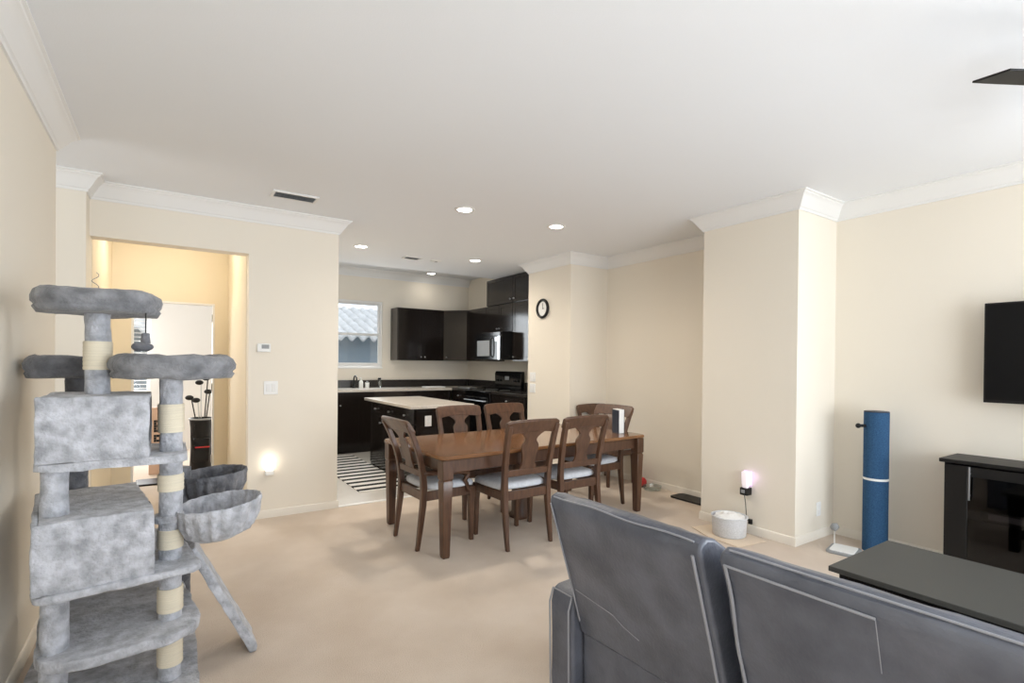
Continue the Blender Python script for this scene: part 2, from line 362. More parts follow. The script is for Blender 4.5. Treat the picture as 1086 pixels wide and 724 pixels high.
for i, (y0, y1, dx, dz) in enumerate(secs):
    MB().prism([(1.40, .37), (1.40, .46), (1.95, .48), (2.04, .45), (2.06, .38), (2.0, .365)], y0, y1, 'xz').build('seat_cushion', W['leather'], sofa, bevel=0.03, seg=3)
for y0, y1 in ((1.42, 1.545), (-0.68, -0.555)):
    m = MB().prism([(1.232, .05), (1.222, .50), (1.232, .545), (1.26, .56), (1.9, .60), (2.02, .58), (2.06, .5), (2.05, .05)], y0, y1, 'xz'); m.fuzz(0.004, 7, 0.08)
    a = m.build('armrest', W['leather'], sofa, bevel=0.018, seg=3)
    a.modifiers['bevel'].angle_limit = R(50)
    MB().tube([(1.226, y1 - .006, .06), (1.216, y1 - .006, .5), (1.228, y1 - .01, .548)], 0.0035, 6).tube([(1.222, y0 + .012, .06), (1.214, y0 + .012, .5), (1.228, y0 + .01, .548)], 0.0035, 6).tube([(1.228, y0 + .01, .55), (1.228, y1 - .01, .55)], .0026, 6).build('seam', W['piping'], a)
for x in (1.36, 1.95):
    for y in (-0.5, 1.36): MB().cyl((x, y, 0), (x, y, .065), .025, .03, 12).build('foot', W['black'], sofa)

sofa.location = (1.661, .42, 0); sofa.rotation_euler = (0, 0, R(2.1))

# ---------------------------------------------------------------- cat tree
ct = thing('cat_tree', 'tall grey plush cat tree with beige sisal posts beside the left wall', 'cat tree', (-0.18, 2.8, 0))
def plush(m, name, parent=ct, dark=False, amp=.006, cuts=.05, bevel=0, sc=14):
    return m.fuzz(amp, sc, cuts, bevel).build(name, W[dark if isinstance(dark, str) else 'plush_dark' if dark else 'plush'], parent, ang=80)
def post(x, y, z0, z1, wraps=(), r=.043, dark=False):
    n = max(4, int((z1 - z0) / .03))
    m = MB().tube([(x, y, z0 + (z1 - z0) * k / n) for k in range(n + 1)], r, 18)
    p = plush(m, 'post', dark=dark, amp=.004, cuts=0, sc=18)
    for a, b in wraps:
        k = max(6, int((b - a) / .008)); rr = [r + .0045 + .0016 * math.sin(i * math.pi) + (.0014 if i % 2 else 0) for i in range(k + 1)]
        MB().tube([(x, y, a + (b - a) * i / k) for i in range(k + 1)], rr, 20).build('sisal_wrap', W['sisal'], p, ang=60)
    return p
# bottom board, low platform, shelves
plush(MB().prism(rrect(-.50, .12, 2.46, 3.30, .06), 0, .04, 'xy'), 'base_board')
plush(MB().prism(rrect(-.435, .10, 2.45, 3.20, .15, 8), .255, .297, 'xy').rot(R(7), 'Z', (-.2, 2.8, 0)), 'low_platform', bevel=.008)
post(.013, 2.65, .04, 1.335, ((.10, .235), (.33, .43), (.60, .68), (.845, .915), (1.095, 1.215)))
post(-.354, 2.58, .04, 1.0)
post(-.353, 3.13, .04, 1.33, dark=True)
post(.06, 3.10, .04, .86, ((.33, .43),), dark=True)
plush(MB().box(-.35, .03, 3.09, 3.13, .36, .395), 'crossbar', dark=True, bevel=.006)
plush(MB().prism(rrect(-.445, .085, 2.445, 3.14, .05), .525, .553, 'xy').rot(R(8), 'Z', (-.25, 2.76, 0)), 'shelf', bevel=.008)
# lower box with a round entrance on its right side
def condo(x0, x1, y0, y1, z0, z1, hole_side, rz=0):
    o_off = Vector(((x0 + x1) / 2, (y0 + y1) / 2, 0)) - ORG['cat_tree']
    m = MB(); t = .018
    m.box(x0, x1, y0, y0 + t, z0, z1).box(x0, x1, y1 - t, y1, z0, z1).box(x0, x0 + t, y0 + t, y1 - t, z0, z1).box(x0 + t, x1, y0 + t, y1 - t, z1 - t, z1).box(x0 + t, x1, y0 + t, y1 - t, z0, z0 + t)
    o = plush(m, 'condo_box', amp=.005, cuts=.05, bevel=.006)
    cy, cz, r = (y0 + y1) / 2, (z0 + z1) / 2, min(y1 - y0, z1 - z0) * .33
    n = 28; s = MB(); outer = []; inner = []
    yy, zz = (y1 - y0) / 2 - t, (z1 - z0) / 2 - t
    for k in range(n):
        a = 2 * math.pi * k / n; c_, s_ = math.cos(a), math.sin(a); q = 1 / max(abs(c_) / yy, abs(s_) / zz)
        outer.append((cy + c_ * q, cz + s_ * q)); inner.append((cy + c_ * r, cz + s_ * r))
    s.loft([[(x1 - .018, a, b) for a, b in outer], [(x1 - .018, a, b) for a, b in inner], [(x1, a, b) for a, b in inner], [(x1, a, b) for a, b in outer]], cap=False)
    s.build('entrance_panel', W['plush_dark'], o)
    pts = [(x1 + .004 + .004 * math.sin(k * 1.7), cy + math.cos(2 * math.pi * k / 30) * r, cz + math.sin(2 * math.pi * k / 30) * r) for k in range(31)]
    if hole_side: MB().tube(pts, .014, 8).build('entrance_rim', W['plush_dark'], o)
    if rz:
        for q in [o] + list(o.children):
            mw_ = Matrix.Translation(o_off) @ Matrix.Rotation(rz, 4, 'Z') @ Matrix.Translation(-o_off); q.data.transform(mw_)
    return o
condo(-.442, -.08, 2.455, 3.06, .553, .812, 1, R(8))
plush(MB().prism(rrect(-.41, .07, 2.50, 2.92, .05), .985, 1.015, 'xy'), 'shelf', bevel=.008)
condo(-.40, -.06, 2.50, 2.88, 1.015, 1.262, 0)
post(-.237, 2.68, 1.25, 1.60, ((1.36, 1.475),))
def perch(cx, cy, z, rx, ry, h, dark='plush_shade', seg=40, sq=2.6):
    prof = [(.0, 0), (.80, 0), (.96, .04), (1.0, .2), (.97, .30), (1.02, .45), (1.03, .62), (.99, .85), (.90, .98), (.80, 1.0), (.70, .9), (.62, .66), (.55, .56), (.0, .52)]
    rings = []
    for a, b in prof:
        a = max(a, .004); ring = []
        for k in range(seg):
            t = 2 * math.pi * k / seg; c_, s_ = math.cos(t), math.sin(t)
            q = (abs(c_) ** sq + abs(s_) ** sq) ** (-1 / sq)
            ring.append((cx + c_ * q * rx * a, cy + s_ * q * ry * a, z + b * h))
        rings.append(ring)
    return plush(MB().loft(rings), 'perch', dark=dark, amp=.009, cuts=0, sc=9)
part_label(perch(-.227, 2.68, 1.585, .203, .20, .092), 'topmost round bolster perch')
part_label(perch(.025, 2.66, 1.325, .222, .20, .10), 'bolster perch on the right post')
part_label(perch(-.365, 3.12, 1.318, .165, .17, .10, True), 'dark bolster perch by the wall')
def hammock(cx, cy, z, r, px, py, tilt, dark):
    n = 120; prof = [(.55, -.135), (.80, -.11), (.95, -.055), (1.0, -.012), (1.03, .006), (1.0, .018), (.95, .012), (.90, -.03), (.76, -.085), (.5, -.112)]
    rings = []
    for j, (a, b) in enumerate(prof):
        ring = []
        for k in range(n):
            t = 2 * math.pi * k / n
            ru = 1 + (0.055 * math.sin(t * 17 + .8 * math.sin(3 * t)) + .02 * math.sin(t * 27)) * (1 if j in (1, 2, 7, 8) else .25)
            ring.append((cx + math.cos(t) * r * a * ru, cy + math.sin(t) * r * a * ru, z + b + math.cos(t) * math.tan(tilt) * r * a))
        rings.append(ring)
    h = MB().loft(rings); h.fuzz(.003, 20)
    o = h.build('hammock', W['plush_dark' if dark else 'plush'], ct, ang=80)
    br = MB().prism(rrect(px - .06, cx - r + .03, py - .05, py + .05, .03), z - .045, z - .015, 'xy')
    plush(br, 'bracket', o, dark=dark, amp=.002, bevel=.006)
    return o
part_label(hammock(.196, 2.64, .757, .165, .013, 2.65, R(6), False), 'nearer round hammock basket')
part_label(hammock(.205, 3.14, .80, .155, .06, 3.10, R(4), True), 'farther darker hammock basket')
# ramp leaning from the lower shelf to the carpet
rm = MB(); rm.prism([(.335, .004), (.362, .004), (.366, .03), (.108, .555), (.082, .54), (.085, .515)], 2.735, 2.93, 'xz')
plush(rm, 'ramp', amp=.004, bevel=.005)
# hanging ball and wire wand
MB().tube([(-.075, 2.55, 1.60), (-.075, 2.55, 1.50)], .0025, 6).build('toy_cord', W['dark'], ct)
m = MB().cyl((-.075, 2.55, 1.47), (-.075, 2.55, 1.51), .016, seg=12).sphere((-.085, 2.55, 1.455), .026, 14, 9, (1.45, 1, .75))
m.fuzz(.004, 40).build('toy_ball', W['plush_dark'], ct)
wpts = [(-.25 + .012 * math.sin(k * .9), 2.72 + .012 * math.cos(k * .9), 1.64 + k * .007) for k in range(18)]
MB().tube(wpts, .0014, 5).build('wire_wand', W['grey'], ct)

# ---------------------------------------------------------------- dining set
TR = R(2.7)
dt = thing('dining_table', 'long brown wooden dining table with square tapered legs', 'table', (2.685, 3.865, 0), TR)
TL, TWd = 1.105, .54          # half length, half width
prof_top = rrect(-TL, TL, -TWd, TWd, .05, 4)
MB().loft([[(x * .985, y * .975, .705) for x, y in prof_top], [(x, y, .714) for x, y in prof_top], [(x, y, .728) for x, y in prof_top], [(x * .994, y * .988, .738) for x, y in prof_top]]).build('tabletop', W['top'], dt, local=True, ang=30)
a = MB()
for s in (-1, 1):
    a.box(-TL + .07, TL - .07, s * (TWd - .075) - .012, s * (TWd - .075) + .012, .605, .706)
    a.box(s * (TL - .075) - .012, s * (TL - .075) + .012, -TWd + .07, TWd - .07, .605, .706)
a.build('apron', W['wood'], dt, local=True, bevel=.004)
for sx in (-1, 1):
    for sy in (-1, 1):
        cx, cy = sx * (TL - .06), sy * (TWd - .06)
        def sq(h, z): return [(cx - h, cy - h, z), (cx + h, cy - h, z), (cx + h, cy + h, z), (cx - h, cy + h, z)]
        MB().loft([sq(.024, 0), sq(.028, .02), sq(.036, .40), sq(.041, .545), sq(.036, .553), sq(.036, .562), sq(.043, .57), sq(.043, .706)]).build('leg', W['wood'], dt, local=True, bevel=.004)
MB().loft([[(x, y, z) for x, y in rrect(-h, h, -h, h, .01, 2)] for h, z in ((.07, 0), (.075, .03), (.06, .06), (.055, .5), (.075, .6), (.08, .706))]).build('centre_leg', W['wood'], dt, local=True)

def curve_leg(x, pts, w, d, mx=None):
    """vertical member: pts of (y, z, scale)"""
    rings = []
    for y, z, k in pts:
        h, g = w * k / 2, d * k / 2
        rings.append([(x - h, y - g, z), (x + h, y - g, z), (x + h, y + g, z), (x - h, y + g, z)])
    return MB().loft(rings)
RAKE = .12
def back_y(z): # rake of the back
    t = (z - .46) / .52
    return -.213 - .02 * t - RAKE * t * t
def make_chair(name, label, arms, loc, rz, group, H=.985):
    global RAKE
    RAKE = .145 if arms else .085
    t = thing(name, label, 'chair', loc, rz, group)
    for s in (-1, 1):
        pts = [(-.262, 0, .72), (-.25, .08, .8), (-.235, .2, .95), (-.218, .34, 1.05), (-.213, .46, 1.1)]
        pts += [(back_y(z), z, 1.05 - .15 * (z - .46)) for z in (.55, .65, .75, .85, H - .045)]
        o = curve_leg(s * .205, pts, .04, .042)
        for v in o.bm.verts:
            if v.co.z > .46: v.co.x += s * .02 * (v.co.z - .46) / .5
        o.build('rear_post', W['wood'], t, local=True, bevel=.006)
        curve_leg(s * .205, [(.205, 0, .7), (.203, .05, .72), (.2, .3, .95), (.2, .36, 1.1), (.2, .43, 1.1)], .045, .045).build('front_leg', W['wood'], t, local=True, bevel=.004)
    ap = MB()
    for x0, x1, y0, y1 in ((-.19, .19, .19, .212), (-.19, .19, -.225, -.205)): ap.box(x0, x1, y0, y1, .365, .435)
    for s in (-1, 1): ap.box(s * .21 - .011, s * .21 + .011, -.2, .19, .365, .435)
    ap.build('seat_apron', W['wood'], t, local=True, bevel=.004)
    st = [(-.2, -.20), (.2, -.20), (.235, -.15), (.245, .1), (.235, .2), (.2, .235), (-.2, .235), (-.235, .2), (-.245, .1), (-.235, -.15)]
    MB().loft([[(x * k, y * k, z) for x, y in st] for k, z in ((.97, .434), (1.0, .445), (1.0, .465), (.95, .487), (.75, .497))]).build('seat', W['seat'], t, local=True, sub=1, ang=80)
    # top rail, arched with scrolled ends
    n = 16; rings = []
    for k in range(n + 1):
        u = -1 + 2 * k / n; x = u * .245
        up = H - .008 * u * u - (.012 if abs(u) > .93 else 0); lo = H - .122 + .026 * (1 - u * u) + (.03 if abs(u) > .93 else 0)
        bow = .018 * (u * u); y0, y1 = back_y(lo) + bow, back_y(up) + bow
        rings.append([(x, y0 - .014, lo), (x, y0 + .012, lo), (x, y1 + .012, up - .01), (x, y1 + .004, up), (x, y1 - .014, up), (x, y1 - .022, up - .012)])
    MB().loft(rings).build('top_rail', W['wood'], t, local=True, bevel=.003)
    # keyhole splat: outline half width against height
    zs = [.585, .60, .63, .66, .70, .74, .775, .795, .81, .825, .845, .865, .885, .91]
    hw = [.10, .078, .062, .058, .064, .076, .078, .066, .052, .048, .058, .082, .115, .15]
    rings = [[(-h, back_y(z) - .008, z), (h, back_y(z) - .008, z), (h, back_y(z) + .008, z), (-h, back_y(z) + .008, z)] for z, h in zip(zs, hw)]
    MB().loft(rings).build('splat', W['wood'], t, local=True)
    MB().loft([[(x, back_y(.56) - .012, .545), (x, back_y(.56) + .012, .545), (x, back_y(.6) + .012, .595), (x, back_y(.6) - .012, .595)] for x in (-.19, 0, .19)]).build('lower_rail', W['wood'], t, local=True, bevel=.003)
    for s in (-1, 1):
        if arms:
            x = s * .245
            MB().tube([(s * .218, back_y(.57) + .005, .572), (x, -.1, .576), (x, .03, .568), (x, .11, .562), (x, .148, .548), (x, .148, .528), (x, .13, .51), (x - s * .005, .12, .49), (x - s * .008, .14, .46), (x - s * .01, .16, .40)], [.018, .022, .023, .024, .024, .021, .019, .018, .019, .018], 8).build('armrest', W['wood'], t, local=True)
    return t
G = 'dining chairs around the brown table'
def at(dx, dy): # point in the table's own frame to world
    c_, s_ = math.cos(TR), math.sin(TR); return (2.655 + dx * c_ - dy * s_, 3.80 + dx * s_ + dy * c_, 0)
chA = make_chair('dining_armchair', 'wooden armchair at the left end of the dining table, nearest the arched hall', True, (1.805, 3.78, 0), R(-90) + R(2), G)
chF = dup(chA, 'wooden armchair at the right end of the dining table, by the dark blue book', (3.548, 3.87, 0), R(90) + R(4))
chB = make_chair('dining_chair', 'left of the two wooden chairs with backs to the camera along the table', False, (2.315, 3.465, 0), R(1), G)
chC = dup(chB, 'wooden chair with back to the camera, just behind the sofa corner', (2.885, 3.50, 0), R(1))
chD = dup(chB, 'left chair on the far side of the table, in front of the kitchen island', (2.42, 4.27, 0), R(181))
chE = dup(chB, 'right chair on the far side of the table, in front of the stove', (2.985, 4.30, 0), R(182))
chG = dup(chB, 'mostly hidden chair behind the right end armchair, against the dining wall pier', (4.40, 4.48, 0), R(180)); chG.scale = (1, 1, .93)

bk = thing('book', 'dark blue book with white pages standing at the right end of the table', 'book', (3.66, 3.60, .738), R(70))
MB().box(-.075, .075, -.03, -.026, 0, .225).box(-.075, .075, .026, .03, 0, .225).box(.071, .075, -.026, .026, 0, .225).build('cover', W['navy'], bk, local=True, bevel=.001)
MB().box(-.072, .07, -.0255, .0255, .004, .232).build('pages', W['paper'], bk, local=True)

# ---------------------------------------------------------------- coffee table, television, cabinet
cf = thing('coffee_table', 'low dark rectangular coffee table behind the sofa, facing the television', 'coffee table', (2.97, .55, 0))
MB().box(2.635, 3.305, -.1, 1.20, .425, .45).build('tabletop', W['graphite'], cf, bevel=.003)
MB().box(2.665, 3.275, -.07, 1.165, .28, .425).build('drawer_case', W['black'], cf, bevel=.003)
for x in (2.67, 3.21):
    for y in (-.065, 1.10): MB().box(x, x + .06, y, y + .06, 0, .28).build('leg', W['black'], cf, bevel=.003)
MB().box(2.70, 3.24, -.04, 1.135, .10, .12).build('lower_shelf', W['black'], cf, bevel=.003)
for y0, y1 in ((-.03, .54), (.56, 1.125)):
    d = MB().box(2.657, 2.667, y0, y1, .295, .412).build('drawer', W['black'], cf, bevel=.002)
    MB().tube([(2.657, (y0 + y1) / 2 - .05, .355), (2.642, (y0 + y1) / 2 - .05, .355), (2.642, (y0 + y1) / 2 + .05, .355), (2.657, (y0 + y1) / 2 + .05, .355)], .004, 6).build('handle', W['black'], d)
tv = thing('television', 'flat black television mounted on the right wall', 'television', (4.60, .5, 1.5))
MB().box(4.53, 4.565, -.06, 1.11, 1.175, 1.835).build('bezel', W['black'], tv, bevel=.004)
MB().box(4.528, 4.531, -.048, 1.098, 1.195, 1.823).build('screen', W['screen'], tv, smooth=False)
MB().box(4.565, 4.60, .2, .85, 1.25, 1.6).build('rear_housing', W['black'], tv, bevel=.01)
MB().box(4.60, 4.665, .45, .6, 1.35, 1.5).box(4.66, 4.678, .35, .7, 1.3, 1.55).build('wall_bracket', W['black'], tv)
tc = thing('media_cabinet', 'black media cabinet with glass doors below the television', 'cabinet', (4.49, .43, 0))
cx0, cx1, cy0, cy1, ct_ = 4.32, 4.655, -.42, 1.265, .80
m = MB().box(cx0 + .02, cx1, cy0 + .01, cy0 + .035, .0, ct_ - .025).box(cx0 + .02, cx1, cy1 - .035, cy1 - .01, .0, ct_ - .025).box(cx1 - .012, cx1, cy0 + .035, cy1 - .035, .04, ct_ - .025).box(cx0 + .02, cx1 - .012, cy0 + .035, cy1 - .035, .04, .07).box(cx0 + .02, cx1 - .012, .41, .435, .07, ct_ - .025)
m.build('carcass', W['black'], tc, bevel=.002)
MB().box(cx0 - .012, cx1, cy0 - .012, cy1 + .012, ct_ - .025, ct_).build('top', W['black'], tc, bevel=.004)
MB().box(cx0 + .03, cx1 - .012, cy0 + .035, .41, .40, .418).box(cx0 + .03, cx1 - .012, .435, cy1 - .035, .40, .418).build('shelf', W['black'], tc)
for y0, y1, hy in ((.44, cy1 - .015, cy1 - .24), (cy0 + .015, .405, cy0 + .24)):
    d = MB().box(cx0, cx0 + .02, y0, y0 + .12, .06, ct_ - .035).box(cx0, cx0 + .02, y1 - .12, y1, .06, ct_ - .035).box(cx0, cx0 + .02, y0 + .12, y1 - .12, .06, .15).box(cx0, cx0 + .02, y0 + .12, y1 - .12, ct_ - .1, ct_ - .035).build('door', W['black'], tc, bevel=.003)
    MB().box(cx0 + .008, cx0 + .012, y0 + .12, y1 - .12, .15, ct_ - .1).build('glass_panel', W['smoke'], d, smooth=False)
    hy = y1 - .135
    MB().cyl((cx0 - .022, hy, .55), (cx0 - .022, hy, .765), .0055, seg=8).cyl((cx0, hy, .58), (cx0 - .022, hy, .58), .004, seg=6).cyl((cx0, hy, .72), (cx0 - .022, hy, .72), .004, seg=6).build('handle', W['steel'], d)
mb = thing('media_box', 'dark media box on the shelf behind the cabinet glass door', 'media player', (4.47, .85, .418))
MB().box(4.38, 4.58, .62, 1.08, .424, .48).build('case', W['graphite'], mb, bevel=.006)
MB().box(4.376, 4.382, .66, 1.04, .434, .47).build('front_panel', W['grey'], mb)
f = MB()
for x in (4.41, 4.55):
    for y in (.66, 1.04): f.cyl((x, y, .418), (x, y, .425), .012, seg=10)
f.build('feet', W['black'], mb)

# ---------------------------------------------------------------- things along the right wall
bp = thing('scratching_post', 'tall round blue post with a white band by the right wall', 'cat scratching post', (4.505, 1.72, 0))
MB().cyl((4.505, 1.72, .0), (4.505, 1.72, .545), .082, seg=32).build('lower_tube', W['blue'], bp)
MB().cyl((4.505, 1.72, .545), (4.505, 1.72, .562), .0835, seg=32).build('band', W['white'], bp)
MB().cyl((4.505, 1.72, .562), (4.505, 1.72, 1.06), .082, seg=32).build('upper_tube', W['blue'], bp)
MB().lathe([(.002, 1.06), (.082, 1.06), (.08, 1.068), (.002, 1.07)], (4.505, 1.72, 0), 32).build('cap', W['navy'], bp)
MB().cyl((4.44, 1.77, .955), (4.395, 1.80, .955), .011, seg=12).sphere((4.395, 1.80, .955), .019, 12, 8).build('knob', W['black'], bp)

sp = thing('cat_toy', 'flat grey toy pad with a feather ball on a wire by the blue post', 'cat toy', (4.29, 1.84, 0))
MB().prism(rrect(4.16, 4.385, 1.74, 1.94, .03), 0, .02, 'xy').rot(R(12), 'Z', (4.29, 1.84, 0)).build('pad', W['grey'], sp, bevel=.005)
MB().prism(rrect(4.18, 4.365, 1.76, 1.92, .02), .019, .026, 'xy').rot(R(12), 'Z', (4.29, 1.84, 0)).build('pad_cover', W['paper'], sp, bevel=.002)
MB().tube([(4.30, 1.915, .02), (4.302, 1.917, .08), (4.30, 1.915, .145)], .0028, 6).build('wire', W['white'], sp)
MB().sphere((4.30, 1.915, .165), .03, 14, 9).fuzz(.008, 50).build('ball', W['grey'], sp)

mt = MB().prism([(3.66, 2.32), (3.98, 2.27), (4.02, 2.42), (4.03, 2.78), (3.78, 2.83), (3.68, 2.6)], 0.001, .006, 'xy'); mt.fuzz(.006, 9, .04)
for v in mt.bm.verts: v.co.z = max(v.co.z, .001)
tag(mt.build('paper_sheet', W['cloth']), 'crumpled beige sheet on the carpet under the round tub', 'paper')
tb = thing('round_tub', 'round speckled white tub on the floor by the wall column', 'tub', (3.875, 2.535, .008))
MB().lathe([(.002, .008), (.125, .008), (.13, .014), (.137, .155), (.144, .159), (.144, .166), (.136, .168), (.131, .16), (.122, .02), (.002, .02)], (3.875, 2.535, 0), 40).build('tub_body', W['tub'], tb)
rg = []
pw = MB().lathe([(.002, .10), (.12, .10), (.124, .152), (.107, .172), (.07, .165), (.045, .185), (.02, .174), (.002, .179)], (3.875, 2.535, 0), 28); pw.fuzz(.014, 22)
for v in pw.bm.verts:
    dx, dy = v.co.x - 3.875, v.co.y - 2.535; r = math.hypot(dx, dy)
    if r > .123: v.co.x = 3.875 + dx / r * .123; v.co.y = 2.535 + dy / r * .123
tag(pw.build('crumpled_tissue', W['paper']), 'crumpled white paper filling the round tub', 'paper')
tr = thing('insect_trap', 'plug-in insect trap glowing violet on the wall column', 'night light', (4.03, 2.52, .33))
MB().prism(rrect(3.995, 4.07, 2.485, 2.555, .012), .325, .385, 'xy').build('plug_base', W['black'], tr, bevel=.004)
MB().loft([[(4.03 + x * k, 2.52 + y * k, z) for x, y in rrect(-.022, .022, -.028, .028, .012)] for k, z in ((.8, .385), (1.0, .42), (1.1, .50), (1.12, .515))]).build('glow_cartridge', W['uvcore'], tr)
MB().box(4.056, 4.067, 2.485, 2.555, .40, .52).build('backlight_panel', W['uv'], tr, bevel=.003)
MB().box(3.988, 3.996, 2.505, 2.535, .345, .37).build('switch', W['grey'], tr)
lt = bpy.data.lights.new('trap_lamp', 'POINT'); lt.energy = .04; lt.color = (.72, .45, 1); lt.shadow_soft_size = .03
lo = bpy.data.objects.new('trap_lamp', lt); col.objects.link(lo); lo.parent = tr; lo.location = (-.01, -.055, .15)
tr.location.y -= .03
tag(MB().tube([(4.03, 2.50, .325), (4.04, 2.495, .25), (4.035, 2.48, .12), (4.045, 2.46, .10), (4.052, 2.455, .1)], .0032, 6).box(4.04, 4.057, 2.44, 2.47, .085, .125).build('power_cord', W['black']), 'thin dark cord hanging below the violet insect trap', 'cord')
for (x, y, z), nm, lab in (((4.43, 2.10, .24), 'wall_outlet', 'white outlet low on the bright side of the wall column'),):
    o = thing(nm, lab, 'outlet', (x, y, z))
    MB().box(x - .035, x + .035, y - .006, y, z - .057, z + .057).build('cover_plate', W['white'], o, bevel=.003)
    MB().box(x - .017, x + .017, y - .009, y - .005, z + .008, z + .04).box(x - .017, x + .017, y - .009, y - .005, z - .04, z - .008).build('socket', W['trim'], o, bevel=.003)
dm = MB().prism(rrect(4.44, 4.66, 3.16, 3.62, .05), 0, .018, 'xy')
tag(dm.build('floor_mat', W['black'], bevel=.005), 'small black mat on the carpet behind the wall column', 'mat')
rd = thing('toy_car', 'red rounded toy on the floor behind the right table leg', 'toy', (4.55, 4.13, 0))
MB().loft([[(x, y, z) for x, y in rrect(4.55 - .06 * k, 4.55 + .06 * k, 4.13 - .075 * k, 4.13 + .075 * k, .03 * k)] for k, z in ((.8, .015), (1, .04), (1, .07), (.75, .10), (.4, .108))]).build('shell', W['red'], rd)
MB().box(4.50, 4.60, 4.07, 4.19, 0, .02).build('base', W['black'], rd)
cb = MB().lathe([(.002, .002), (.09, .002), (.10, .02), (.105, .05), (.098, .05), (.09, .012), (.002, .008)], (4.54, 3.93, 0), 26); cb.fuzz(.006, 18)
for v in cb.bm.verts: v.co.z = max(v.co.z, .0)
tag(cb.build('plastic_dish', W['clear']), 'clear crinkled plastic dish on the carpet by the dining wall', 'dish')

# ---------------------------------------------------------------- wall fixtures
wc = thing('wall_clock', 'small round wall clock with a dark rim on the dining pier', 'clock', (4.055, 5.365, 2.125))
def ringx(x, cy, cz, r, t, n=36): return [(x, cy + math.cos(2 * math.pi * k / n) * r, cz + math.sin(2 * math.pi * k / n) * r) for k in range(n + 1)]
MB().tube(ringx(4.052, 5.365, 2.125, .112, 0), .018, 8).build('rim', W['black'], wc)
MB().cyl((4.07, 5.365, 2.125), (4.056, 5.365, 2.125), .108, seg=36).build('dial', W['white'], wc)
MB().box(4.052, 4.055, 5.362, 5.368, 2.12, 2.195).build('minute_hand', W['black'], wc)
MB().box(4.052, 4.055, 5.33, 5.37, 2.122, 2.128).build('hour_hand', W['black'], wc)
def plate_x(name, lab, y, z, rockers, cat):
    o = thing(name, lab, cat, (4.07, y, z))
    w_ = .04 + .023 * (rockers - 1)
    MB().box(4.063, 4.07, y - w_, y + w_, z - .06, z + .06).build('cover_plate', W['white'], o, bevel=.003)
    for k in range(rockers):
        yy = y + (k - (rockers - 1) / 2) * .046
        MB().box(4.058, 4.064, yy - .015, yy + .015, z - .033, z + .033).build('rocker', W['trim'], o, bevel=.002)
plate_x('light_switch', 'upper white switch plate on the dining pier below the clock', 5.585, 1.23, 2, 'switch')
plate_x('light_switch', 'lower white switch plate on the dining pier below the clock', 5.585, 1.08, 2, 'switch')
o = thing('thermostat', 'small white thermostat on the wall right of the hall opening', 'thermostat', (.712, 5.04, 1.52))
MB().box(.655, .765, 5.026, 5.05, 1.485, 1.56).build('case', W['white'], o, bevel=.006)
MB().box(.69, .75, 5.023, 5.028, 1.515, 1.55).build('display', W['grey'], o)
o = thing('light_switch', 'double white switch plate under the thermostat', 'switch', (.77, 5.05, 1.166))
MB().box(.712, .828, 5.043, 5.05, 1.106, 1.226).build('cover_plate', W['white'], o, bevel=.003)
for x in (.747, .793): MB().box(x - .015, x + .015, 5.038, 5.044, 1.133, 1.199).build('rocker', W['trim'], o, bevel=.002)
o = thing('night_light', 'glowing plug-in night light low on the wall below the switch', 'night light', (.76, 5.03, .42))
MB().box(.725, .795, 5.012, 5.05, .385, .43).build('plug_body', W['white'], o, bevel=.006)
MB().loft([[(.76 + x, 5.025 + y, z) for x, y in rrect(-h, h, -.018, .018, .012)] for h, z in ((.03, .43), (.04, .46), (.042, .50), (.03, .515))]).build('glow_shade', W['night'], o)
lt = bpy.data.lights.new('night_lamp', 'POINT'); lt.energy = .22; lt.color = (1, .93, .82); lt.shadow_soft_size = .04
lo = bpy.data.objects.new('night_lamp', lt); col.objects.link(lo); lo.parent = o; lo.location = (0, -.06, .10)

# ceiling fixtures
LB = ('recessed ceiling light nearest the camera, above the left of the dining table', 'recessed ceiling light above the right of the dining table', 'recessed ceiling light above the kitchen entrance by the arch wall end', 'recessed ceiling light over the kitchen in front of the tall cabinets', 'recessed ceiling light deepest in the kitchen, near the back wall')
def downlight(x, y, z, lab):
    o = thing('recessed_light', lab, 'ceiling light', (x, y, z), 0, 'recessed ceiling lights')
    MB().lathe([(.062, -.002), (.066, -.008), (.088, -.006), (.090, -.0005), (.062, -.0005)], (x, y, z), 32).build('trim_ring', W['trim'], o)
    MB().cyl((x, y, z - .0005), (x, y, z - .004), .063, seg=32).build('lens', W['glow'], o)
    s = bpy.data.lights.new('downlight_lamp', 'SPOT'); s.energy = 4 if z > ZC else 52; s.color = (1, .90, .76); s.spot_size = R(168); s.spot_blend = 1.0; s.shadow_soft_size = .12
    so = bpy.data.objects.new('downlight_lamp', s); col.objects.link(so); so.parent = o; so.location = (0, 0, -.02)
for (x, y, z), lab in zip(((2.157, 3.996, ZC), (3.153, 3.963, ZC), (1.859, 5.96, ZC), (3.335, 5.881, ZC), (3.77, 8.18, ZK)), LB): downlight(x, y, z, lab)
def vent(x0, x1, y0, y1, lab, n):
    o = thing('ceiling_vent', lab, 'vent', ((x0 + x1) / 2, (y0 + y1) / 2, ZC))
    t = .022
    MB().box(x0, x0 + t, y0, y1, ZC - .012, ZC).box(x1 - t, x1, y0, y1, ZC - .012, ZC).box(x0 + t, x1 - t, y0, y0 + t, ZC - .012, ZC).box(x0 + t, x1 - t, y1 - t, y1, ZC - .012, ZC).build('frame', W['trim'], o, bevel=.002)
    MB().box(x0 + t, x1 - t, y0 + t, y1 - t, ZC - .003, ZC - .0005).build('duct_shade', W['dark'], o)  # dark sheet painted as the shade inside the duct
    for k in range(n):
        y = y0 + t + (y1 - y0 - 2 * t) * (k + .5) / n
        m = MB().box(x0 + t, x1 - t, y - .006, y + .006, ZC - .010, ZC - .0085); m.rot(R(35), 'X', ((x0 + x1) / 2, y, ZC - .009)); m.build('louvre', W['grey'], o)
